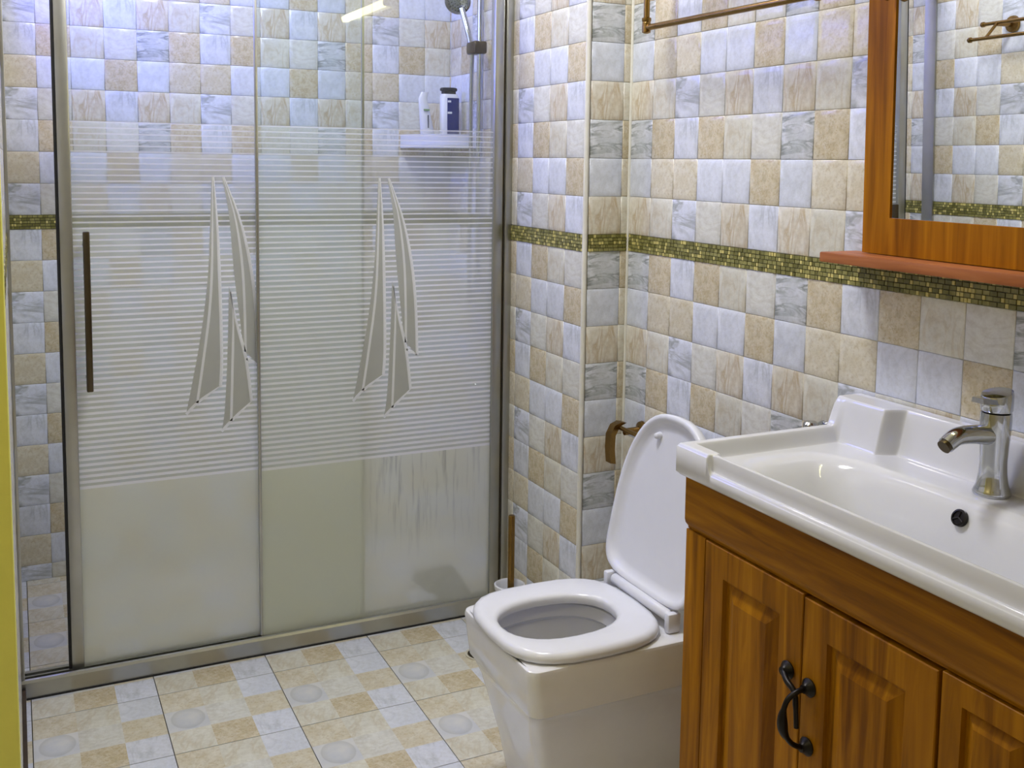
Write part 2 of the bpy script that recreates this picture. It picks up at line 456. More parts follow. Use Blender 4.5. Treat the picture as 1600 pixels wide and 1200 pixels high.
def mosaic(parent, face, plane, u0, u1):
    """four courses of small glass pieces between ZB and ZT; u runs along the wall's world axis"""
    R = basis(face); V, Fc, I = [], [], []
    h = (ZT-ZB)/5; rnd = random.Random(int(plane*1000)+len(face))
    # v: position along wall in local x; sign maps world axis to local x
    sgn = -1 if face in ('-X', '+Y') else 1
    for k in range(5):
        u = u0 + (0.0 if k % 2 == 0 else -0.009)
        while u < u1:
            sq = rnd.random() < 0.34
            w = 0.0078 if sq else 0.0150
            a, b = max(u, u0), min(u+w, u1)
            if b-a > 0.003:
                mi = 2 if (sq and rnd.random() < 0.75) else (1 if rnd.random() < 0.4 else 0)
                zc0, zc1 = ZB+k*h+0.0008, ZB+(k+1)*h-0.0008
                pr = 0.0045+rnd.random()*0.0012
                n0 = len(V)
                for zz in (0.0, pr):
                    for (uu, zv) in ((a+0.0008, zc0), (b-0.0008, zc0), (b-0.0008, zc1), (a+0.0008, zc1)):
                        p = Vector((plane, uu, zv)) if face[1] == 'X' else Vector((uu, plane, zv))
                        V.append(p + R @ Vector((0, 0, zz)))
                quad = [(4, 5, 6, 7), (0, 1, 5, 4), (1, 2, 6, 5), (2, 3, 7, 6), (3, 0, 4, 7)]
                if sgn < 0: quad = [q[::-1] for q in quad]
                Fc += [tuple(i+n0 for i in q) for q in quad]; I += [mi]*5
            u += w
    o = link('mosaic_border', mesh_from('mosaic_border', V, Fc, ['mosaic_olive', 'mosaic_dark', 'mosaic_gold'], I), parent)
    o['kind'] = 'stuff'; o['label'] = 'olive and gold mosaic border strip'
    # darker grout bed behind the pieces
    bm = B(); e = 0.0022
    if face == '-X': box(bm, plane-e, plane, u0, u1, ZB, ZT)
    elif face == '+X': box(bm, plane, plane+e, u0, u1, ZB, ZT)
    elif face == '-Y': box(bm, u0, u1, plane-e, plane, ZB, ZT)
    else: box(bm, u0, u1, plane, plane+e, ZB, ZT)
    obj('border_bed', bm, 'grout_dark', parent, smooth=False)

# ------------------------------------------------------------------ setting
TH = 0.1
# floor: bed + tiles of 0.297 m printed with 3 x 3 stone squares
floor = structure(obj('floor', box(B(), XL-0.14, XW+TH, YN-TH, YB+TH, -0.08, -0.007), 'grout_dark', smooth=False))
FP = 0.297; FX0, FY0 = 0.3012, 2.405
F_ROWS = [['tile_tan', 'tile_cream', 'tile_blue'], ['floor_blue', 'tile_cream_pale', 'tile_tan'], ['tile_cream', 'tile_tan_mottled', 'tile_blue_vein']]
# printed pebble in the blue square of the floor tile
t = NT('floor_blue'); v = t.coords('Object'); f = t.noise(v, 14, 4)
g = t.n('ShaderNodeTexGradient', gradient_type='SPHERICAL')
t.l(t.coords('Object', scale=(24, 20, 22), loc=(0.096*24, -0.004*20, 0)), g.inputs[0])
ring = t.ramp(g.outputs['Fac'], [(0.0, (0, 0, 0, 1)), (0.06, (0.8, 0.8, 0.8, 1)), (0.4, (0.15, 0.15, 0.15, 1)), (1, (0, 0, 0, 1))])
col = t.mixc(t.math('MULTIPLY', ring, 0.4), t.ramp(f, [(0.35, srgb(198, 202, 210)), (0.65, srgb(216, 216, 214))]), srgb(150, 152, 150))
t.bsdf(col, 0.25); M['floor_blue'] = t.m
fm_names = sorted({x for r in F_ROWS for x in r})
def floor_tile(x0, y0):
    g = 0.0011; bx0, bx1, by0, by1 = max(x0, XL)+g, min(x0+FP, XW)-g, max(y0, YN)+g, min(y0+FP, YB)-g
    if bx1-bx0 < 0.01 or by1-by0 < 0.01: return
    xs = sorted({bx0, bx1} | {x0+FP*k/3 for k in (1, 2) if bx0 < x0+FP*k/3 < bx1})
    ys = sorted({by0, by1} | {y0+FP*k/3 for k in (1, 2) if by0 < y0+FP*k/3 < by1})
    cx, cy = x0+FP/2, y0+FP/2; V = []; Fc = []; I = []
    for y in ys:
        for x in xs: V.append((x-cx, y-cy, 0))
    n = len(xs)
    for j in range(len(ys)-1):
        for i in range(n-1):
            Fc.append((j*n+i, j*n+i+1, (j+1)*n+i+1, (j+1)*n+i))
            c = min(2, max(0, int(((xs[i]+xs[i+1])/2-x0)/FP*3))); r = 2-min(2, max(0, int(((ys[j]+ys[j+1])/2-y0)/FP*3)))
            I.append(fm_names.index(F_ROWS[r][c]))
    k0 = len(V)
    per = [(bx0, by0), (bx1, by0), (bx1, by1), (bx0, by1)]
    V += [(x-cx, y-cy, 0) for x, y in per] + [(x-cx, y-cy, -0.007) for x, y in per]
    for i in range(4):
        Fc.append((k0+4+i, k0+4+(i+1) % 4, k0+(i+1) % 4, k0+i)); I.append(0)
    o = link('floor_tile', mesh_from('floor_tile', V, Fc, fm_names, I), floor, loc=(cx, cy, 0))
for i in range(-2, 5):
    for j in range(-11, 5):
        floor_tile(FX0+FP*i, FY0+FP*j)

structure(obj('ceiling', box(B(), XL-1.3, XW+TH, YN-TH, YB+TH, ZC, ZC+TH), 'ceiling_white', smooth=False))

# right wall (behind the vanity and inside the shower), column in the middle
wr = structure(obj('wall_right', box(B(), XW, XW+TH, YN-TH, YB+TH, -0.08, ZC), 'grout', smooth=False))
cols = [(1.7708+0.1*k, 1.7708+0.1*(k+1), 5-k) for k in range(0, 5)] + [(2.2708, YC, 0)]
k = 1
while 1.7708-0.1*k > YN:
    cols.append((1.7708-0.1*k, 1.7708-0.1*(k-1), (k-1) % 6)); k += 1
tile_wall(wr, '-X', XW, cols, 0, ZC, lambda p: in_frame(p) and (p.z > 0.84 or p.y > 1.7) and p.y > 1.05 and p.z > 0.55)
cols = [(YB-0.1*(k+1), YB-0.1*k, 4-k) for k in range(8)]
tile_wall(wr, '-X', XW, cols, 0, ZC, lambda p: in_frame(p))
mosaic(wr, '-X', XW, YN, YC); mosaic(wr, '-X', XW, 2.84, YB)

# pipe column between toilet and shower
wp = structure(obj('wall_pillar', box(B(), XA, XW+0.02, YC, YD+0.06, -0.08, ZC), 'grout', smooth=False))
tile_wall(wp, '-X', XA, [(YC+0.003+0.1*k, min(YC+0.103+0.1*k, YD+0.05), 5-k) for k in range(5)], 0, ZC, lambda p: in_frame(p))
tile_wall(wp, '-Y', YC, [(XA+0.010, XA+0.108, 0), (XA+0.108, XW-0.006, 1)], 0, ZC, lambda p: in_frame(p))
tile_wall(wp, '+Y', YD+0.06, [(XA+0.002, XA+0.1, 0), (XA+0.1, XW-0.002, 1)], 0, ZC, lambda p: False)
mosaic(wp, '-X', XA, YC+0.003, YD+0.05); mosaic(wp, '-Y', YC, XA+0.010, XW-0.006)
bm = B(); lathe(bm, [(0.0065, 0), (0.0065, ZC)], (XA+0.0005, YC-0.0005, 0), n=14)
structure(obj('trim_1', bm, 'white_trim'), 'white rounded edge strip on the corner of the tiled column', 'trim')
bm = B(); lathe(bm, [(0.0045, 0), (0.0045, ZC)], (XW-0.0040, YC-0.0040, 0), n=10)
structure(obj('trim_2', bm, 'white_trim'), 'white sealant line in the inner corner beside the column', 'trim')

# back wall of the shower
wb = structure(obj('wall_back', box(B(), XL-TH, XW+TH, YB, YB+TH, -0.08, ZC), 'grout', smooth=False))
cols = []
for k in range(-3, 14):
    a, b = max(0.1804+0.1*k, XL), min(0.1804+0.1*(k+1), XW)
    if b-a > 0.006: cols.append((a, b, (4+k) % 6))
tile_wall(wb, '-Y', YB, cols, 0, ZC, lambda p: in_frame(p))
mosaic(wb, '-Y', YB, XL, XW)

# left wall, with the doorway the camera stands in
wl = structure(obj('wall_left', box(B(), XL-0.14, XL, YJ+0.05, YB+TH, -0.08, ZC), 'grout', smooth=False))
cols = [(YB-0.1*(k+1), YB-0.1*k, (1-k) % 6) for k in range(22)]
tile_wall(wl, '+X', XL, cols, 0, ZC, lambda p: 2.2 < p.y < 3.3 and 0.95 < p.z < 2.05)
mosaic(wl, '+X', XL, YJ+0.05, YB)
# other walls: behind the camera, over the door, and the hall outside
wn = structure(obj('wall_near', box(B(), XL-1.3, XW+TH, YN-TH, YN, -0.08, ZC), 'grout', smooth=False))
tile_wall(wn, '+Y', YN, [(XL+0.1*k, min(XL+0.1*(k+1), XW), k) for k in range(16)], 0, ZC, lambda p: False)
structure(obj('wall_over_door', box(B(), XL-0.14, XL, YN, YJ+0.05, 2.08, ZC), 'hall_wall', smooth=False))
structure(obj('wall_hall', box(B(), XL-1.3, XL-1.2, YN, 1.6, -0.08, ZC), 'hall_wall', smooth=False))
structure(obj('wall_hall_end', box(B(), XL-1.2, XL-0.14, 1.6, 1.7, -0.08, ZC), 'hall_wall', smooth=False))
structure(obj('floor_hall', box(B(), XL-1.2, XL-0.14, YN, 1.6, -0.08, 0.0), 'tile_cream', smooth=False))
d1 = structure(obj('door_1', box(B(), XL-0.15, XL+0.0085, YJ, YJ+0.05, 0, 2.10, 0.003), 'yellow_paint'), 'yellow painted door jamb at the left edge', 'door frame')
obj('lintel', box(B(), XL-0.15, XL+0.0085, YN+0.002, YJ, 2.06, 2.10, 0.003), 'yellow_paint', d1)
structure(obj('baseboard_left', box(B(), XL, XL+0.013, YJ+0.05, YD-0.004, 0.0, 0.03), 'dark_stone', smooth=False), 'dark stone strip along the foot of the left wall', 'baseboard')

# high window in the shower, on the left wall
WY0, WY1, WZ0, WZ1 = 2.98, 3.56, 1.90, 2.34
wn1 = structure(obj('window_1', box(B(), XL+0.004, XL+0.006, WY0+0.02, WY1-0.02, WZ0+0.02, WZ1-0.02), 'window_sky', smooth=False), 'small high window with daylight in the shower', 'window')
for nm, a in (('window_frame', (WY0, WY1, WZ0, WZ0+0.03)), ('window_frame', (WY0, WY1, WZ1-0.03, WZ1)), ('window_frame', (WY0, WY0+0.03, WZ0+0.03, WZ1-0.03)), ('window_frame', (WY1-0.03, WY1, WZ0+0.03, WZ1-0.03)), ('window_mullion', ((WY0+WY1)/2-0.012, (WY0+WY1)/2+0.012, WZ0+0.03, WZ1-0.03))):
    obj(nm, box(B(), XL+0.0038, XL+0.022, a[0], a[1], a[2], a[3], 0.003), 'plastic_white', wn1)

# ------------------------------------------------------------------ lamps
def ceiling_lamp(x, y, r, mat, label):
    t_ = thing('ceiling_lamp', label, 'lamp', (x, y, ZC))
    bm = B(); lathe(bm, [(r+0.012, 0), (r+0.014, -0.03), (r+0.006, -0.045), (r, -0.045), (r, -0.03)], (x, y, ZC), n=32, cap1=False)
    obj('rim', bm, 'plastic_white', t_)
    bm = B(); lathe(bm, [(r-0.001, -0.036), (r*0.9, -0.052), (r*0.5, -0.060), (0.002, -0.062)], (x, y, ZC), n=24, cap0=False)
    obj('diffuser', bm, mat, t_)
ceiling_lamp(0.72, 1.95, 0.17, 'lamp_room', 'round white ceiling lamp over the middle of the bathroom')
ceiling_lamp(0.66, 3.02, 0.14, 'lamp_shower', 'round white ceiling lamp above the shower')
ceiling_lamp(-0.7, 0.5, 0.12, 'lamp_hall', 'round warm ceiling lamp in the hall outside the door')
t_ = thing('mirror_light', 'slim wall light with a yellowish tube above the mirror', 'lamp', (XW, 1.15, 2.0))
obj('back_plate', box(B(), XW-0.022, XW-0.006, 0.86, 1.44, 2.02, 2.06, 0.004), 'aluminium', t_)
for y0 in (0.845, 1.435):
    obj('end_cap', box(B(), XW-0.074, XW-0.006, y0, y0+0.02, 2.022, 2.058, 0.006), 'aluminium', t_)
bm = B(); lathe(bm, [(0.016, 0.865), (0.016, 1.435)], (XW-0.056, 0, 2.04), 'Y', n=16); obj('tube', bm, 'lamp_tube', t_)

# ------------------------------------------------------------------ shower screen
sf = thing('shower_threshold', 'brushed aluminium floor track and side post of the shower screen', 'frame', (0.65, 2.84, 0))
bm = B()
prof = [(YD, 0.0), (YD, 0.043), (YD+0.004, 0.049), (YD+0.009, 0.051), (YD+0.009, 0.036), (YD+0.021, 0.036), (YD+0.021, 0.051), (YD+0.028, 0.051), (YD+0.028, 0.036), (YD+0.042, 0.036), (YD+0.042, 0.051), (YD+0.056, 0.051), (YD+0.060, 0.045), (YD+0.060, 0.0)]
loft(bm, [[(x, y, z) for y, z in prof] for x in (XL+0.001, XA-0.001)]); obj('bottom_track', bm, 'aluminium', sf, angle=25)
obj('base_shadow_strip', box(B(), XL+0.014, XA-0.002, YD-0.003, YD, 0.0002, 0.004), 'rubber_black', sf, smooth=False)  # thin black strip added to draw the shadow line under the track
obj('top_rail', box(B(), XL+0.001, XA-0.001, YD+0.002, YD+0.05, 1.935, 1.985, 0.004), 'aluminium', sf)
obj('wall_post', box(B(), XA-0.026, XA-0.001, YD-0.001, YD+0.05, 0.051, 1.935, 0.005), 'aluminium', sf)
obj('pane_post', box(B(), XA-0.062, XA-0.030, YD+0.004, YD+0.034, 0.051, 1.935, 0.006), 'aluminium', sf)
obj('wall_channel', box(B(), XL+0.0038, XL+0.0115, YD+0.006, YD+0.058, 0.051, 1.935, 0.001), 'aluminium', sf)
obj('post_groove', box(B(), XA-0.032, XA-0.024, YD+0.010, YD+0.03, 0.051, 1.935), 'dark_metal', sf)

SAILS = dict(
 A=([(0.935,1.337),(0.928,1.194),(0.921,1.069),(0.899,0.901),(0.859,0.698)], [(0.937,1.333),(0.933,1.124),(0.925,0.984),(0.906,0.843),(0.888,0.727)], [(0.940,1.333),(0.948,1.194),(0.953,0.983),(0.954,0.840),(0.950,0.769)], [(0.950,0.769),(0.888,0.727),(0.859,0.698)]),
 B=([(0.976,1.039),(0.969,0.839),(0.960,0.696),(0.951,0.642)], [(0.980,1.024),(0.986,0.953),(0.982,0.802),(0.977,0.669)], [(0.980,1.024),(0.995,0.938),(1.018,0.843),(1.033,0.719)], [(1.033,0.719),(0.977,0.669),(0.951,0.642)]),
 C=([(0.961,1.333),(0.979,1.229),(0.989,1.088),(1.010,0.894)], [(0.964,1.333),(0.994,1.229),(1.011,1.108),(1.017,0.980),(1.018,0.858)], [(0.967,1.333),(1.005,1.228),(1.032,1.108),(1.047,0.978),(1.053,0.819)], [(1.053,0.819),(1.021,0.839)]))
def resample(pts, n=16):
    P = smooth_path([(x, 0, z) for x, z in pts], 8)
    L = [0]
    for a, b in zip(P[:-1], P[1:]): L.append(L[-1]+(b-a).length)
    out = []
    for i in range(n):
        s = L[-1]*i/(n-1); j = max(k for k in range(len(L)) if L[k] <= s+1e-9); j = min(j, len(P)-2)
        f = (s-L[j])/max(1e-9, L[j+1]-L[j]); q = P[j].lerp(P[j+1], f); out.append((q.x, q.z))
    return out
def sail_group(parent, dx, yf, xmax=9):
    """three etched sails on the pane's front face at y = yf"""
    for key, (o_, m_, r_, b_) in SAILS.items():
        O_, M_, R_ = resample(o_), resample(m_), resample(r_)
        for nm, P, Q in (('sail_panel', O_, M_), ('sail_panel', M_, R_)):
            bm = B(); rings = []
            for (x0, z0), (x1, z1) in zip(P, Q):
                if x1-x0 < 0.0012: x1 = x0+0.0012
                rings.append([(x0+dx, yf-0.0008, z0), (x1+dx, yf-0.0008, z1), (x1+dx, yf, z1), (x0+dx, yf, z0)])
            loft(bm, rings); obj(nm, bm, 'etch_grey', parent, smooth=False)
        for P, w in ((M_, 0.0068), (R_, 0.0085), (resample(b_, 8), 0.0075)):
            bm = B(); rings = []
            for i, (x, z) in enumerate(P):
                a = Vector(P[max(i-1, 0)]); b = Vector(P[min(i+1, len(P)-1)]); d = (b-a).normalized(); n = Vector((-d.y, d.x))
                ww = w/2*(0.25+0.75*min(1, i/len(P)*2.5)) if P is not b_ else w/2
                p = Vector((x+dx, z)); q0, q1 = p+n*ww, p-n*ww
                rings.append([(q0.x, yf-0.0014, q0.y), (q1.x, yf-0.0014, q1.y), (q1.x, yf-0.0004, q1.y), (q0.x, yf-0.0004, q0.y)])
            loft(bm, rings); obj('sail_outline', bm, 'etch_white', parent, smooth=False)

YFIX, YSL = YD+0.0125, YD+0.0325
fp = thing('fixed_glass_panel', 'right glass panel of the shower with etched lines and a complete sail motif', 'glass panel', (0.94, YFIX+0.003, 0), 'shower glass panels')
etched_front(obj('glass_pane', box(B(), 0.594, XA-0.060, YFIX, YFIX+0.006, 0.037, 1.94), 'etched_glass_stained', fp, smooth=False))
obj('edge_seal', box(B(), 0.590, 0.598, YFIX-0.003, YFIX+0.009, 0.052, 1.935, 0.002), 'aluminium', fp)
sail_group(fp, 0, YFIX)
sd = thing('sliding_shower_door', 'left sliding glass shower door with a vertical pull bar, standing slightly open', 'shower door', (0.5, YSL+0.003, 0), 'shower glass panels')
etched_front(obj('glass_pane', box(B(), 0.128, 0.896, YSL, YSL+0.006, 0.037, 1.94), 'etched_glass', sd, smooth=False))
obj('stile', box(B(), 0.103, 0.134, YSL-0.012, YSL+0.014, 0.040, 1.94, 0.003), 'aluminium', sd)
obj('seal', box(B(), 0.0965, 0.1032, YSL-0.008, YSL+0.010, 0.042, 1.94), 'rubber_black', sd, smooth=False)
obj('edge_seal', box(B(), 0.893, 0.899, YSL-0.002, YSL+0.008, 0.040, 1.94), 'aluminium', sd, smooth=False)
sail_group(sd, -0.456, YSL)
h = obj('pull_bar', box(B(), 0.156, 0.172, YSL-0.040, YSL-0.022, 0.786, 1.195, 0.003), 'dark_metal', sd)
for z in (0.82, 1.16):
    bm = B(); lathe(bm, [(0.008, -0.024), (0.008, 0.001)], (0.164, YSL, z), 'Y', n=14); obj('standoff', bm, 'dark_metal', sd)

# ------------------------------------------------------------------ shower fittings
XR = 1.43
ss = thing('shower_rail', 'chrome shower riser rail with a hand shower in its slider', 'shower', (XR, 3.245, 0.9))
bm = B(); tube(bm, [(XR, 3.245, 0.95), (XR, 3.245, 2.1)], 0.011, 16); obj('riser_pipe', bm, 'chrome', ss)
for z in (0.98, 2.07):
    bm = B(); lathe(bm, [(0.02, XW-0.006-XR), (0.02, 0.045), (0.011, 0.04), (0.011, -0.012)], (XR, 3.245, z), 'X', n=16); obj('wall_bracket', bm, 'chrome', ss)
bm = B(); box(bm, XR-0.03, XR+0.018, 3.225, 3.30, 1.742, 1.785, 0.008); obj('slider', bm, 'dark_metal', ss)
hs = smooth_path([(XR-0.012, 3.285, 1.75), (XR-0.022, 3.30, 1.82), (XR-0.035, 3.325, 1.90)], 5)
bm = B(); tube(bm, hs, [0.009]*5+[0.010]*5+[0.011], 12); hd = obj('hand_shower_handle', bm, 'chrome', ss)
c = Vector((XR-0.045, 3.335, 1.925)); ax = Vector((-0.45, -0.72, -0.45)).normalized()
bm = B(); lathe(bm, [(0.012, -0.022), (0.038, -0.012), (0.045, 0.0), (0.044, 0.010), (0.036, 0.013)], (0, 0, 0), n=28)
bmesh.ops.transform(bm, matrix=Matrix.Translation(c) @ Vector((0, 0, 1)).rotation_difference(ax).to_matrix().to_4x4(), verts=bm.verts)
obj('shower_head', bm, 'chrome', ss)
bm = B()
for rr in (0.01, 0.02, 0.03):
    for k in range(int(rr*600)):
        a = 2*PI*k/int(rr*600); lathe(bm, [(0.0016, 0.013), (0.0012, 0.0155)], (rr*math.cos(a), rr*math.sin(a), 0), n=6)
bmesh.ops.transform(bm, matrix=Matrix.Translation(c) @ Vector((0, 0, 1)).rotation_difference(ax).to_matrix().to_4x4(), verts=bm.verts)
o = obj('nozzle', bm, 'rubber_black', ss); o['kind'] = 'stuff'
hose = smooth_path([(XR-0.012, 3.285, 1.75), (XR-0.010, 3.296, 1.6), (XR-0.008, 3.30, 1.35), (XR-0.01, 3.30, 1.05), (XR-0.01, 3.28, 0.72), (XR-0.005, 3.22, 0.60), (XR, 3.17, 0.72), (XR, 3.17, 0.90)], 6)
bm = B(); tube(bm, hose, 0.007, 10); obj('hose', bm, 'chrome', ss)
bm = B(); tube(bm, [(XR, 3.10, 0.92), (XR, 3.39, 0.92)], 0.02, 16); obj('mixer_body', bm, 'chrome', ss)
for y in (3.13, 3.36):
    bm = B(); lathe(bm, [(0.03, XW-0.006-XR), (0.03, 0.045), (0.016, 0.035), (0.016, 0)], (XR, y, 0.92), 'X', n=16); obj('wall_flange', bm, 'chrome', ss)

# corner shelf with two bottles
def pie(bm, cx, cy, rx, ry, z0, z1, n=14):
    r0, r1 = [(cx, cy, z0)], [(cx, cy, z1)]
    for i in range(n+1):
        a = PI+PI/2*i/n
        x, y = cx+rx*math.copysign(abs(math.cos(a))**0.8, math.cos(a)), cy+ry*math.copysign(abs(math.sin(a))**0.8, math.sin(a))
        r0.append((x, y, z0)); r1.append((x, y, z1))
    return loft(bm, [r0, r1])
SX, SY = XW-0.007, YB-0.007
cs = thing('corner_shelf', 'white plastic corner shelf with a raised rim high in the shower', 'shelf', (SX-0.08, SY-0.1, 1.43))
bm = B(); pie(bm, SX, SY, 0.195, 0.25, 1.430, 1.442); obj('tray', bm, 'plastic_white', cs)
rim = [(SX+0.195*math.cos(PI+PI/2*i/16), SY+0.25*math.sin(PI+PI/2*i/16), 1.462) for i in range(17)]
bm = B(); n_ = []
for i, p in enumerate(rim): n_.append([(p[0], p[1], 1.440), (p[0], p[1], 1.478), (p[0]+(SX-p[0])*0.03, p[1]+(SY-p[1])*0.03, 1.478), (p[0]+(SX-p[0])*0.03, p[1]+(SY-p[1])*0.03, 1.440)])
loft(bm, n_); obj('rim', bm, 'plastic_white', cs)
bm = B(); box(bm, SX-0.012, SX, SY-0.25, SY-0.225, 1.43, 1.50, 0.004); obj('end_post', bm, 'plastic_white', cs)
# white squeeze bottle standing on its cap, top pinched flat and bent
wbt = thing('squeeze_bottle', 'white squeeze bottle with green print standing on the shower shelf', 'bottle', (1.335, 3.50, 1.442))
bm = B(); rings = []
for s in range(13):
    f = s/12; z = 1.478+0.148*f; w = 0.026*(1-0.45*f); th = 0.020*(1-0.86*f)+0.0015; cx = 1.340-0.022*f+0.012*max(0, f-0.85)/0.15
    rings.append([(cx+w*math.cos(2*PI*k/20), 3.50+th*math.sin(2*PI*k/20), z) for k in range(20)])
loft(bm, rings); bd = obj('body', bm, 'plastic_white', wbt)
bm = B(); lathe(bm, [(0.021, 0), (0.022, 0.01), (0.021, 0.036)], (1.340, 3.50, 1.442), n=20); obj('cap', bm, 'plastic_white', wbt)
simple('print_green', srgb(120, 150, 110), 0.5); simple('print_grey', srgb(96, 100, 112), 0.5)
obj('print_mark', box(B(), 1.320, 1.342, 3.4835, 3.4865, 1.560, 1.566), 'print_green', wbt, smooth=False)
obj('print_line', box(B(), 1.334, 1.338, 3.481, 3.4845, 1.50, 1.545), 'print_grey', wbt, smooth=False)
nbt = thing('shampoo_bottle', 'navy blue bottle with white shoulder and dark cap on the shower shelf', 'bottle', (1.418, 3.50, 1.442))
def ov(cx, cy, a, b, z, n=24): return [(cx+a*math.copysign(abs(math.cos(2*PI*k/n))**0.7, math.cos(2*PI*k/n)), cy+b*math.copysign(abs(math.sin(2*PI*k/n))**0.7, math.sin(2*PI*k/n)), z) for k in range(n)]
bm = B(); loft(bm, [ov(1.422, 3.50, 0.034, 0.021, z) for z in (1.442, 1.612)] + [ov(1.422, 3.50, 0.030, 0.018, 1.622)]); obj('body', bm, 'plastic_white', nbt)
bm = B(); loft(bm, [ov(1.428, 3.499, 0.0300, 0.0225, z) for z in (1.450, 1.608)]); obj('label_wrap', bm, 'navy_plastic', nbt)
bm = B(); loft(bm, [ov(1.420, 3.50, a, a*0.6, z) for a, z in ((0.026, 1.622), (0.026, 1.632), (0.031, 1.634), (0.031, 1.642), (0.026, 1.645))]); obj('cap', bm, 'rubber_black', nbt)
for x0, x1, z in ((1.408, 1.420, 1.592), (1.408, 1.424, 1.552)):
    obj('print_mark', box(B(), x0, x1, 3.4755, 3.478, z, z+0.007), 'plastic_white', nbt, smooth=False)
# dark slipper-like thing on the shower floor behind the frosted glass
bm = B(); rings = []
for f in [0, 0.08, 0.25, 0.5, 0.75, 0.92, 1]:
    w = 0.012+0.045*math.sin(PI*min(1, 0.12+0.8*f))**0.6; x = 1.20+0.045*f; y = 3.20-0.25*f
    hgt = 0.025+0.05*math.sin(PI*f)*(f > 0.3)
    rings.append([(x-w, y, 0.001), (x+w, y, 0.001), (x+w, y, 0.02), (x+w*0.6, y, hgt), (x-w*0.6, y, hgt), (x-w, y, 0.02)])
loft(bm, rings)
tag(obj('shower_slipper', bm, 'grey_rubber', origin=(1.22, 3.08, 0)), 'dark grey slipper on the shower floor, blurred behind frosted glass', 'slipper')

# ------------------------------------------------------------------ vanity cabinet
XF, YL, YR, ZV = 1.073, 1.497, 0.70, 0.832
vc = thing('vanity_cabinet', 'orange-brown oak vanity cabinet with panelled doors under the white basin', 'cabinet', (1.27, 1.1, 0))
bm = B()
box(bm, XF+0.018, XW-0.008, YL-0.016, YL, 0.08, ZV); box(bm, XF+0.018, XW-0.008, YR, YR+0.016, 0.08, ZV)
box(bm, XF+0.018, XW-0.008, YR+0.016, YL-0.016, 0.08, 0.10); box(bm, XW-0.02, XW-0.008, YR+0.016, YL-0.016, 0.10, ZV)
box(bm, XF+0.05, XF+0.065, YR, YL, 0.0, 0.08)
obj('carcass', bm, 'oak_upright', vc, smooth=False)
# top rail with a moulded lower edge
bm = B(); pf = [(XF-0.004, ZV), (XF-0.004, 0.752), (XF-0.002, 0.745), (XF+0.004, 0.738), (XF+0.004, 0.7345), (XF+0.018, 0.7345), (XF+0.018, ZV)]
loft(bm, [[(x, y, z) for x, z in pf] for y in (YR, YL)]); obj('top_rail', bm, 'oak_across', vc, angle=60)
for y0, y1 in ((1.440, YL), (YR, 0.760)):
    obj('stile', box(B(), XF, XF+0.018, y0, y1, 0.08, 0.7335, 0.0012), 'oak_upright', vc)
def cab_door(y0, y1, z0, z1):
    """raised-panel door: flat border, sunk groove, bevelled centre field"""
    bm = B(); x = XF-0.002; kk = min(1.0, (y1-y0)/0.25)
    def ring(dx, i):
        i = i*kk
        return [(x+dx, y0+i, z0+i), (x+dx, y1-i, z0+i), (x+dx, y1-i, z1-i), (x+dx, y0+i, z1-i)]
    loft(bm, [ring(0.018, 0), ring(0.0015, 0), ring(0, 0.0015), ring(0, 0.052), ring(0.0075, 0.055), ring(0.0075, 0.060), ring(-0.0010, 0.083), ring(-0.0010, 0.084)])
    return obj('door', bm, 'oak_upright', vc, angle=20)
doors = [cab_door(1.1865, 1.4362, 0.10, 0.7325), cab_door(0.9290, 1.1840, 0.10, 0.7290), cab_door(0.763, 0.9225, 0.10, 0.7325)]
def rosette(bm, y, z):
    lathe(bm, [(0.0135, 0), (0.0145, -0.003), (0.011, -0.007), (0.007, -0.011), (0.0065, -0.014)], (XF-0.002, y, z), 'X', n=18)
h1 = B(); rosette(h1, 1.213, 0.600)
tube(h1, smooth_path([(XF-0.012, 1.213, 0.600), (XF-0.020, 1.196, 0.594), (XF-0.022, 1.176, 0.586), (XF-0.023, 1.170, 0.566), (XF-0.022, 1.168, 0.532)], 5), [0.005]*8+[0.0046]*8+[0.004]*5, 10)
obj('handle', h1, 'black_iron', doors[0])
h2 = B(); rosette(h2, 1.164, 0.594); rosette(h2, 1.164, 0.500)
pth = smooth_path([(XF-0.012, 1.164, 0.594), (XF-0.028, 1.164, 0.592), (XF-0.041, 1.168, 0.581), (XF-0.046, 1.171, 0.562), (XF-0.046, 1.172, 0.543), (XF-0.042, 1.170, 0.525), (XF-0.030, 1.166, 0.509), (XF-0.012, 1.164, 0.500)], 5)
rr = [0.0042]*len(pth)
for i in range(14, 28): rr[i] = 0.0042+0.0042*math.sin(PI*(i-14)/13)
tube(h2, pth, rr, 10); obj('handle', h2, 'black_iron', doors[1])
h3 = B(); rosette(h3, 0.785, 0.594); rosette(h3, 0.785, 0.500)
tube(h3, [(p.x, p.y-1.164+0.785, p.z) for p in pth], rr, 10); obj('handle', h3, 'black_iron', doors[2])

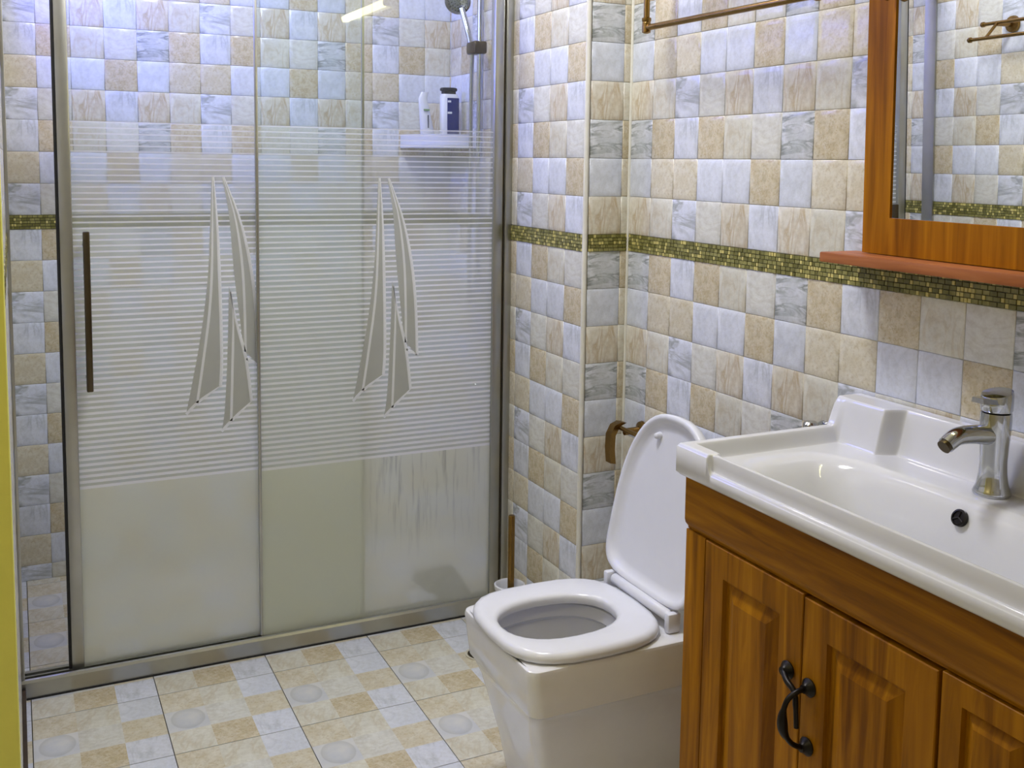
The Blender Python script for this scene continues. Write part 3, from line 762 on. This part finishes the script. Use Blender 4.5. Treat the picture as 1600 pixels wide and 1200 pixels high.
# basin top: height field over the vanity, skirt round the edge
BX0, BX1, BY1, BY0 = 1.055, XW-0.007, 1.509, 0.690
nu, nv = 110, 205
us = np.unique(np.round(np.concatenate([np.linspace(0, 0.05, 51), np.linspace(0.05, 0.33, 75), np.linspace(0.33, BX1-BX0, 66)]), 6))
half = np.concatenate([np.linspace(0, 0.045, 37), np.linspace(0.045, 0.084, 14), np.linspace(0.084, 0.16, 50), np.linspace(0.16, (BY1-BY0)/2, 54)])
vs_ = np.unique(np.round(np.concatenate([half, (BY1-BY0)-half]), 6)); nu, nv = len(us), len(vs_); Wd = BY1-BY0; Dp = BX1-BX0
U_, V_ = np.meshgrid(us, vs_, indexing='ij')
def ss_(x, a, b):
    t_ = np.clip((x-a)/(b-a), 0, 1); return t_*t_*(3-2*t_)
side = np.minimum(V_, Wd-V_)
ledge = 0.862
z = np.full_like(U_, ledge)
rim_s = 1-ss_(side, 0.018, 0.036)                                  # side rims
z = np.maximum(z, ledge+rim_s*0.028)
ridge = ss_(U_, 0.0085, 0.0125)*(1-ss_(U_, 0.020, 0.042))             # front ridge
z = np.maximum(z, ledge-0.003+ridge*0.029)
corner = (1-ss_(side, 0.088, 0.104))*(1-ss_(U_, 0.026, 0.042))      # full-height front corners
z = np.maximum(z, ledge+corner*0.028)
frontlip = (1-ss_(U_, 0.0085, 0.0125))*(ss_(side, 0.088, 0.104))
z = z*(1-frontlip)+(0.861)*frontlip
# bowl
cu, cv, au, av = 0.170, Wd/2, 0.118, Wd/2-0.085
q = (np.abs((U_-cu)/au)**3.6+np.abs((V_-cv)/av)**4.2)**(1/3.8)
bowl = 1-ss_(q, 0.45, 1.06)
z = z-bowl*0.165
z = z-0.004*(1-ss_(q, 1.02, 1.12))*(1-bowl)
# splash back with a thicker block at each side
front = 0.376-0.034*(1-ss_(side, 0.125, 0.150))
sp = ss_(U_, front, front+0.026+0.004*(1-ss_(side, 0.01, 0.05)))
z = z*(1-sp)+0.944*sp
# soft outer edges
edge = np.minimum(np.minimum(U_, side), 1)
z = z-0.006*(1-ss_(edge, 0, 0.007))**2
def basin_z(x, y):
    i = int(np.abs(us-(x-BX0)).argmin()); j = int(np.abs(vs_-(BY1-y)).argmin()); return float(z[i, j])
V = [(BX0+us[i], BY1-vs_[j], z[i, j]) for i in range(nu) for j in range(nv)]
Fc = [(i*nv+j, (i+1)*nv+j, (i+1)*nv+j+1, i*nv+j+1) for i in range(nu-1) for j in range(nv-1)]
Fc = [f[::-1] for f in Fc]
per = [i*nv for i in range(nu)]+[(nu-1)*nv+j for j in range(1, nv)]+[i*nv+nv-1 for i in range(nu-2, -1, -1)]+[j for j in range(nv-2, 0, -1)]
n0 = len(V)
for k in per: V.append((V[k][0], V[k][1], 0.838))
n1 = len(V)
for k in per:
    x, y, _ = V[k]; V.append((min(max(x, BX0+0.006), BX1), min(max(y, BY0+0.006), BY1-0.006), 0.8325))
L = len(per)
for i in range(L):
    j = (i+1) % L
    Fc.append((per[i], per[j], n0+j, n0+i)); Fc.append((n0+i, n0+j, n1+j, n1+i))
bs = thing('washbasin', 'white ceramic countertop basin with raised splashback on the oak vanity', 'basin', (1.27, 1.1, 0.8325))
bm = B()
me = mesh_from('basin_body', V, Fc, ['porcelain'], smooth=True); bm.from_mesh(me); bpy.data.meshes.remove(me)
obj('basin_body', bm, 'porcelain', bs, angle=60)
# overflow ring on the back slope of the bowl and drain at the bottom
yo = 1.128
best = None
for xx in np.linspace(1.30, 1.38, 81):
    zz = basin_z(xx, yo)
    if zz > 0.833: best = (xx, zz); break
ox, oz = best
nx = Vector((-(basin_z(ox+0.008, yo)-basin_z(ox-0.008, yo))/0.016, 0, 1)).normalized()
bm = B(); lathe(bm, [(0.0135, -0.006), (0.0135, 0.0055), (0.0105, 0.0062), (0.010, 0.0044), (0.002, 0.0044)], (0, 0, 0), n=24)
for k in range(3):
    a = 2*PI*k/3
    tube(bm, [(0, 0, 0.0050), (0.0105*math.cos(a), 0.0105*math.sin(a), 0.0052)], 0.0012, 6)
bmesh.ops.transform(bm, matrix=Matrix.Translation((ox, yo, oz)) @ Vector((0, 0, 1)).rotation_difference(nx).to_matrix().to_4x4(), verts=bm.verts)
obj('overflow_cover', bm, 'black_iron', bs)
zb_ = basin_z(BX0+cu, 1.10)
bm = B(); lathe(bm, [(0.032, 0.0), (0.031, 0.003), (0.024, 0.003), (0.022, -0.001), (0.002, 0.001)], (BX0+cu+0.01, 1.10, zb_), n=24); obj('drain', bm, 'chrome', bs)

# faucet
fx, fy, fz = 1.405, 1.134, basin_z(1.405, 1.134)
fc = thing('basin_faucet', 'chrome single-lever faucet standing at the back of the basin', 'faucet', (fx, fy, fz))
bm = B(); lathe(bm, [(0.0285, 0), (0.0295, 0.004), (0.027, 0.010), (0.0245, 0.016), (0.0215, 0.035), (0.0205, 0.055), (0.0220, 0.085), (0.0235, 0.105), (0.0240, 0.125), (0.0235, 0.134), (0.0225, 0.1345)], (fx, fy, fz), n=36); obj('body', bm, 'chrome', fc)
bm = B(); spath = smooth_path([(fx-0.012, fy, fz+0.098), (fx-0.05, fy, fz+0.103), (fx-0.085, fy, fz+0.103), (fx-0.108, fy, fz+0.092)], 6)
tube(bm, spath, [0.0160-0.0030*i/18 for i in range(19)], 18); sp_ = obj('spout', bm, 'chrome', fc)
d_ = (spath[-1]-spath[-2]).normalized(); bm = B(); tube(bm, [spath[-1]-d_*0.001, spath[-1]+d_*0.006], 0.0112, 16); obj('aerator', bm, 'dark_metal', sp_)
bm = B(); rings = []
for r, h_ in ((0.0225, 0.136), (0.0245, 0.139), (0.0248, 0.160), (0.0235, 0.166), (0.012, 0.168)):
    rings.append([(fx+r*math.cos(2*PI*k/32), fy+r*math.sin(2*PI*k/32), fz+h_+(0.006*(math.cos(2*PI*k/32)) if h_ > 0.15 else 0)*r/0.0248) for k in range(32)])
loft(bm, rings); obj('cap', bm, 'chrome', fc)
bm = B(); lv = [(fx-0.010, 0.020, 0.150), (fx-0.028, 0.016, 0.152), (fx-0.044, 0.012, 0.153)]
loft(bm, [[(x, fy-w, fz+h_), (x, fy+w, fz+h_), (x, fy+w*0.85, fz+h_+0.008), (x, fy-w*0.85, fz+h_+0.008)] for x, w, h_ in lv]); obj('lever', bm, 'chrome', fc)

# ------------------------------------------------------------------ mirror and its shelf
MY1, MY0, MZ0, MZ1 = 1.489, 0.80, 1.2225, 1.97
mr = thing('wall_mirror', 'mirror in a wide orange-brown wooden frame above the basin', 'mirror', (XW-0.008, MY1, MZ0))
fw, xb, xf = 0.068, XW-0.008, XW-0.034
def framebar(name, pts, mat):
    bm = B(); loft(bm, [[(xb, y, z) for y, z in pts], [(xf+0.003, y, z) for y, z in pts], [(xf, y+(0.003 if y < (MY0+MY1)/2 and 0 else 0), z) for y, z in pts]])
    return obj(name, bm, mat, mr, smooth=False)
framebar('frame_stile', [(MY1, MZ0), (MY1, MZ1), (MY1-fw, MZ1), (MY1-fw, MZ0)], 'frame_upright')
framebar('frame_stile', [(MY0+fw, MZ0), (MY0+fw, MZ1), (MY0, MZ1), (MY0, MZ0)], 'frame_upright')
framebar('frame_rail', [(MY1-fw, MZ0), (MY1-fw, MZ0+fw), (MY0+fw, MZ0+fw), (MY0+fw, MZ0)], 'frame_across')
framebar('frame_rail', [(MY1-fw, MZ1-fw), (MY1-fw, MZ1), (MY0+fw, MZ1), (MY0+fw, MZ1-fw)], 'frame_across')
bm = B(); bw = 0.026
def mring(i, dx): return [(dx, MY1-fw+0.002-i, MZ0+fw-0.002+i), (dx, MY1-fw+0.002-i, MZ1-fw+0.002-i), (dx, MY0+fw-0.002+i, MZ1-fw+0.002-i), (dx, MY0+fw-0.002+i, MZ0+fw-0.002+i)]
xm = XW-0.031
loft(bm, [mring(0, xm+0.004), mring(0, xm)])
obj('mirror_glass', bm, 'mirror', mr, smooth=False)
bm = B(); lathe(bm, [(0.003, 0.012), (0.003, -0.006), (0.008, -0.010), (0.010, -0.016), (0.008, -0.021), (0.002, -0.023)], (xm-0.004, 1.425, 1.690), 'X', n=16); obj('knob', bm, 'bronze', mr)
mr.rotation_euler = (0, math.radians(-1.25), math.radians(-1.6))     # it hangs leaning a little and turned to the door
tag(obj('mirror_shelf', box(B(), 1.388, XW-0.007, 0.78, 1.534, 1.2015, 1.2205, 0.0025), 'red_wood', origin=(1.43, 1.16, 1.2015)), 'thin reddish wooden shelf board fixed below the mirror', 'shelf')

# ------------------------------------------------------------------ towel racks
tr_ = thing('towel_rack', 'bronze towel rack with a hanging bar on the wall above the toilet', 'towel rack', (XW-0.006, 1.87, 1.86))
xb_ = 1.386; za, zc_ = 1.708, 1.706
bm = B(); tube(bm, [(xb_, 2.158, za), (xb_, 1.565, zc_)], 0.0075, 16); obj('hanging_bar', bm, 'bronze', tr_)
for y in (2.158, 1.565):
    bm = B(); tube(bm, [(xb_, y, 1.70), (xb_, y, 1.86)], 0.0075, 14); obj('drop_post', bm, 'bronze', tr_)
    bm = B(); lathe(bm, [(0.004, -0.013), (0.0105, -0.010), (0.0105, 0.012), (0.0095, 0.014), (0.0115, 0.018), (0.0115, 0.024), (0.008, 0.026)], (xb_, y, 1.707), 'Z', n=16); obj('elbow', bm, 'bronze', tr_)
    bm = B(); tube(bm, [(xb_-0.12, y, 1.86), (XW-0.012, y, 1.86)], 0.008, 14); obj('arm', bm, 'bronze', tr_)
    bm = B(); lathe(bm, [(0.026, -0.006), (0.024, -0.014), (0.012, -0.018)], (XW, y, 1.86), 'X', n=20); obj('wall_flange', bm, 'bronze', tr_)
for k in range(4):
    x = xb_-0.11+k*0.055
    bm = B(); tube(bm, [(x, 2.158, 1.868), (x, 1.565, 1.868)], 0.006, 12); obj('shelf_bar', bm, 'bronze', tr_)
t2 = thing('double_towel_bar', 'bronze double towel bar on the left wall, seen only in the mirror', 'towel bar', (XL+0.006, 2.2, 1.80))
for (x, y1, z_) in ((0.055, 2.55, 1.790), (0.105, 2.555, 1.740)):
    bm = B(); tube(bm, [(x, y1, z_), (x, 1.95, z_)], 0.006, 12); br = obj('bar', bm, 'bronze', t2)
    bm = B(); lathe(bm, [(0.003, -0.004), (0.009, 0.0), (0.009, 0.008), (0.006, 0.012)], (x, y1-0.006, z_), 'Y', n=14); obj('finial', bm, 'bronze', br)
for y in (2.49, 2.02):
    bm = B(); lathe(bm, [(0.028, 0.006), (0.026, 0.014), (0.010, 0.018), (0.008, 0.08)], (XL, y, 1.787), 'X', n=20); obj('wall_flange', bm, 'bronze', t2)
    bm = B(); tube(bm, [(0.055, y, 1.790), (0.105, y, 1.740)], 0.005, 10); obj('link', bm, 'bronze', t2)

# ------------------------------------------------------------------ toilet
TX0, TX1, TY0, TY1 = 0.868, XW-0.012, 1.703, 2.043
TCY = (TY0+TY1)/2
tl = thing('toilet', 'white square-bodied toilet with its seat down and lid raised', 'toilet', (1.17, TCY, 0))
bm = B(); K = 7
def sec(z_, ix, iy, r=0.028, back=0): return rrect(TX0+ix, TX1-back, TY0+iy, TY1-iy, r, z_, K)
hole_c = (1.012, 1.858)
def sup(cx, cy, af, ab, b, z_, n=4*(K+1), ex=2.4, a0=45):
    """oval with as many points as a rounded rectangle, first point in the same direction"""
    pts = []
    for k in range(n):
        q_ = k//(K+1); i = k % (K+1)
        a = math.radians(q_*90+ (90*i/(K)) * 0.98 + 0.9)
        ca, sa = math.cos(a), math.sin(a)
        x = (ab if ca > 0 else af)*math.copysign(abs(ca)**(2/ex), ca); y = b*math.copysign(abs(sa)**(2/ex), sa)
        pts.append((cx+x, cy+y, z_))
    return pts
rings = [sec(0.0, 0.085, 0.070, 0.03), sec(0.15, 0.055, 0.058, 0.03), sec(0.27, 0.026, 0.030, 0.03), sec(0.298, 0.016, 0.012, 0.028), sec(0.306, 0.010, 0.004, 0.026), sec(0.395, 0.0, 0.0, 0.024), sec(0.402, 0.002, 0.002, 0.024), sec(0.405, 0.007, 0.007, 0.022),
         sup(1.012, TCY, 0.150, 0.150, 0.125, 0.405), sup(1.012, TCY, 0.138, 0.140, 0.112, 0.398), sup(1.012, TCY, 0.136, 0.138, 0.110, 0.372), sup(1.014, TCY, 0.142, 0.146, 0.120, 0.362), sup(1.02, TCY, 0.13, 0.14, 0.108, 0.30), sup(1.035, TCY, 0.10, 0.115, 0.085, 0.22), sup(1.045, TCY, 0.06, 0.07, 0.055, 0.15), sup(1.05, TCY, 0.03, 0.03, 0.03, 0.13)]
loft(bm, rings); obj('body', bm, 'porcelain_toilet', tl, angle=35)
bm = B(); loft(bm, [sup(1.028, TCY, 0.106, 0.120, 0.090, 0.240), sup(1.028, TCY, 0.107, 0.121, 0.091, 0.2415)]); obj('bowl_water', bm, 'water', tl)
# seat ring
def seat_o(d, z_): return sup(1.035, TCY, 0.180-d, 0.180-d, 0.174-d, z_, ex=3.2)
def seat_i(d, z_): return sup(1.010, TCY-0.003, 0.122+d, 0.136+d, 0.095+d, z_, ex=2.3)
bm = B(); rs = [seat_o(0.004, 0.407), seat_o(0.0, 0.412), seat_o(0.0, 0.420), seat_o(0.005, 0.4275), seat_o(0.014, 0.430), seat_i(0.012, 0.430), seat_i(0.004, 0.427), seat_i(0.0, 0.420), seat_i(0.002, 0.407)]
loft(bm, rs+[rs[0]], False, False); bmesh.ops.remove_doubles(bm, verts=bm.verts, dist=1e-5); obj('seat', bm, 'plastic_white', tl, angle=50)
# hinge roll between seat and lid
hx, hz = 1.222, 0.432
bm = B(); lathe(bm, [(0.009, 1.755), (0.0125, 1.760), (0.0125, 1.975), (0.009, 1.980)], (hx, 0, hz+0.003), 'Y', n=18); hg = obj('hinge', bm, 'plastic_white', tl)
for y in (1.735, 1.985):
    bm = B(); box(bm, hx-0.016, hx+0.016, y, y+0.018, 0.405, hz+0.016, 0.005); obj('hinge_block', bm, 'plastic_white', tl)
# raised lid: same outline as the seat, hollow underside turned to the front
tilt = math.radians(12); LH = 0.392
def lid_pt(s, y, d):      # s up the lid, d towards the front (-X)
    return (hx+0.010+math.sin(tilt)*s-math.cos(tilt)*d, y, hz+0.012+math.cos(tilt)*s+math.sin(tilt)*d)
def lid_ring(inset, d, n=48):
    pts = []; a_lo, a_hi, b = 0.13-inset*0.8, LH-0.13-inset, 0.172-inset
    for k in range(n):
        a = 2*PI*k/n; ca, sa = math.cos(a), math.sin(a)
        if sa >= 0: y_, s_ = b*math.copysign(abs(ca)**(2/2.5), ca), 0.13+a_hi*abs(sa)**(2/2.5)
        else: y_, s_ = b*math.copysign(abs(ca)**(2/5), ca), 0.13-a_lo*abs(sa)**(2/5)
        pts.append(lid_pt(s_, TCY+y_, d))
    return pts
bm = B(); loft(bm, [lid_ring(0.03, -0.026), lid_ring(0.008, -0.020), lid_ring(0.0, -0.010), lid_ring(0.0, 0.006), lid_ring(0.003, 0.009), lid_ring(0.010, 0.009), lid_ring(0.016, 0.004), lid_ring(0.024, -0.004), lid_ring(0.04, -0.006)])
ld = obj('lid', bm, 'plastic_white', tl, angle=50)
for y in (1.80, 1.935):
    p = lid_pt(0.335, y, -0.003); bm = B(); lathe(bm, [(0.008, 0.006), (0.0085, 0.0), (0.006, -0.010), (0.003, -0.012)], p, 'X', n=14); obj('buffer', bm, 'plastic_white', ld)

# ------------------------------------------------------------------ small things
# toilet paper holder with flap
tp = thing('paper_holder', 'bronze toilet paper holder with a hanging flap behind the raised lid', 'paper holder', (XW-0.006, 2.27, 0.66))
bm = B(); lathe(bm, [(0.024, -0.006), (0.022, -0.013), (0.010, -0.018), (0.009, -0.062)], (XW, 2.275, 0.685), 'X', n=18); obj('mount', bm, 'bronze', tp)
bm = B(); tube(bm, [(XW-0.060, 2.335, 0.690), (XW-0.060, 2.195, 0.690)], 0.006, 12); obj('roller', bm, 'bronze', tp)
bm = B(); cv_ = [(XW-0.055, 0.704), (XW-0.075, 0.696), (XW-0.088, 0.672), (XW-0.090, 0.635), (XW-0.086, 0.596)]
loft(bm, [[(x, y, z_) for x, z_ in cv_]+[(x+0.016, y, z_-0.003) for x, z_ in cv_[::-1]] for y in (2.300, 2.325)]); obj('flap', bm, 'bronze', tp)
# toilet brush
bx_, by_ = 1.235, 2.56
tb = thing('toilet_brush', 'toilet brush with a brass rod handle in a white cup behind the toilet', 'toilet brush', (bx_, by_, 0))
bm = B(); lathe(bm, [(0.036, 0.0), (0.038, 0.006), (0.038, 0.17), (0.043, 0.185), (0.0435, 0.195), (0.040, 0.197), (0.035, 0.19), (0.034, 0.03)], (bx_, by_, 0), n=28); obj('cup', bm, 'plastic_white', tb)
bm = B(); lathe(bm, [(0.0095, 0.16), (0.0095, 0.392), (0.008, 0.395)], (bx_+0.004, by_, 0), n=16); obj('handle', bm, 'bronze', tb)
bm = B(); lathe(bm, [(0.022, 0.04), (0.026, 0.06), (0.026, 0.13), (0.012, 0.16)], (bx_+0.004, by_, 0), n=16); obj('brush_head', bm, 'plastic_white', tb)
# stop valve by the basin
sv_ = thing('stop_valve', 'small chrome stop valve on the wall just behind the basin rim', 'valve', (XW-0.006, 1.60, 0.855))
bm = B(); lathe(bm, [(0.022, -0.006), (0.020, -0.012), (0.009, -0.015), (0.009, -0.05)], (XW, 1.600, 0.845), 'X', n=18); obj('body', bm, 'chrome', sv_)
bm = B(); lathe(bm, [(0.008, 0.0), (0.016, 0.004), (0.016, 0.013), (0.012, 0.017)], (XW-0.042, 1.600, 0.851), 'Z', n=12); obj('knob', bm, 'chrome', sv_)
bm = B(); tube(bm, smooth_path([(XW-0.042, 1.600, 0.85), (XW-0.045, 1.61, 0.7), (XW-0.04, 1.66, 0.5), (XW-0.04, 1.675, 0.3)], 6), 0.006, 10); obj('hose', bm, 'chrome', sv_)
# floor drain beside the toilet
fd = thing('floor_drain', 'small dark floor drain half hidden by the front of the toilet', 'drain', (1.152, 2.572, 0))
bm = B(); lathe(bm, [(0.042, 0.0005), (0.042, 0.003), (0.036, 0.003), (0.036, 0.0015)], (1.152, 2.572, 0), n=24, cap1=False); obj('ring', bm, 'tile_cream', fd)
bm = B(); lathe(bm, [(0.036, 0.0006), (0.036, 0.0018)], (1.152, 2.572, 0), n=24); obj('grate', bm, 'dark_metal', fd)
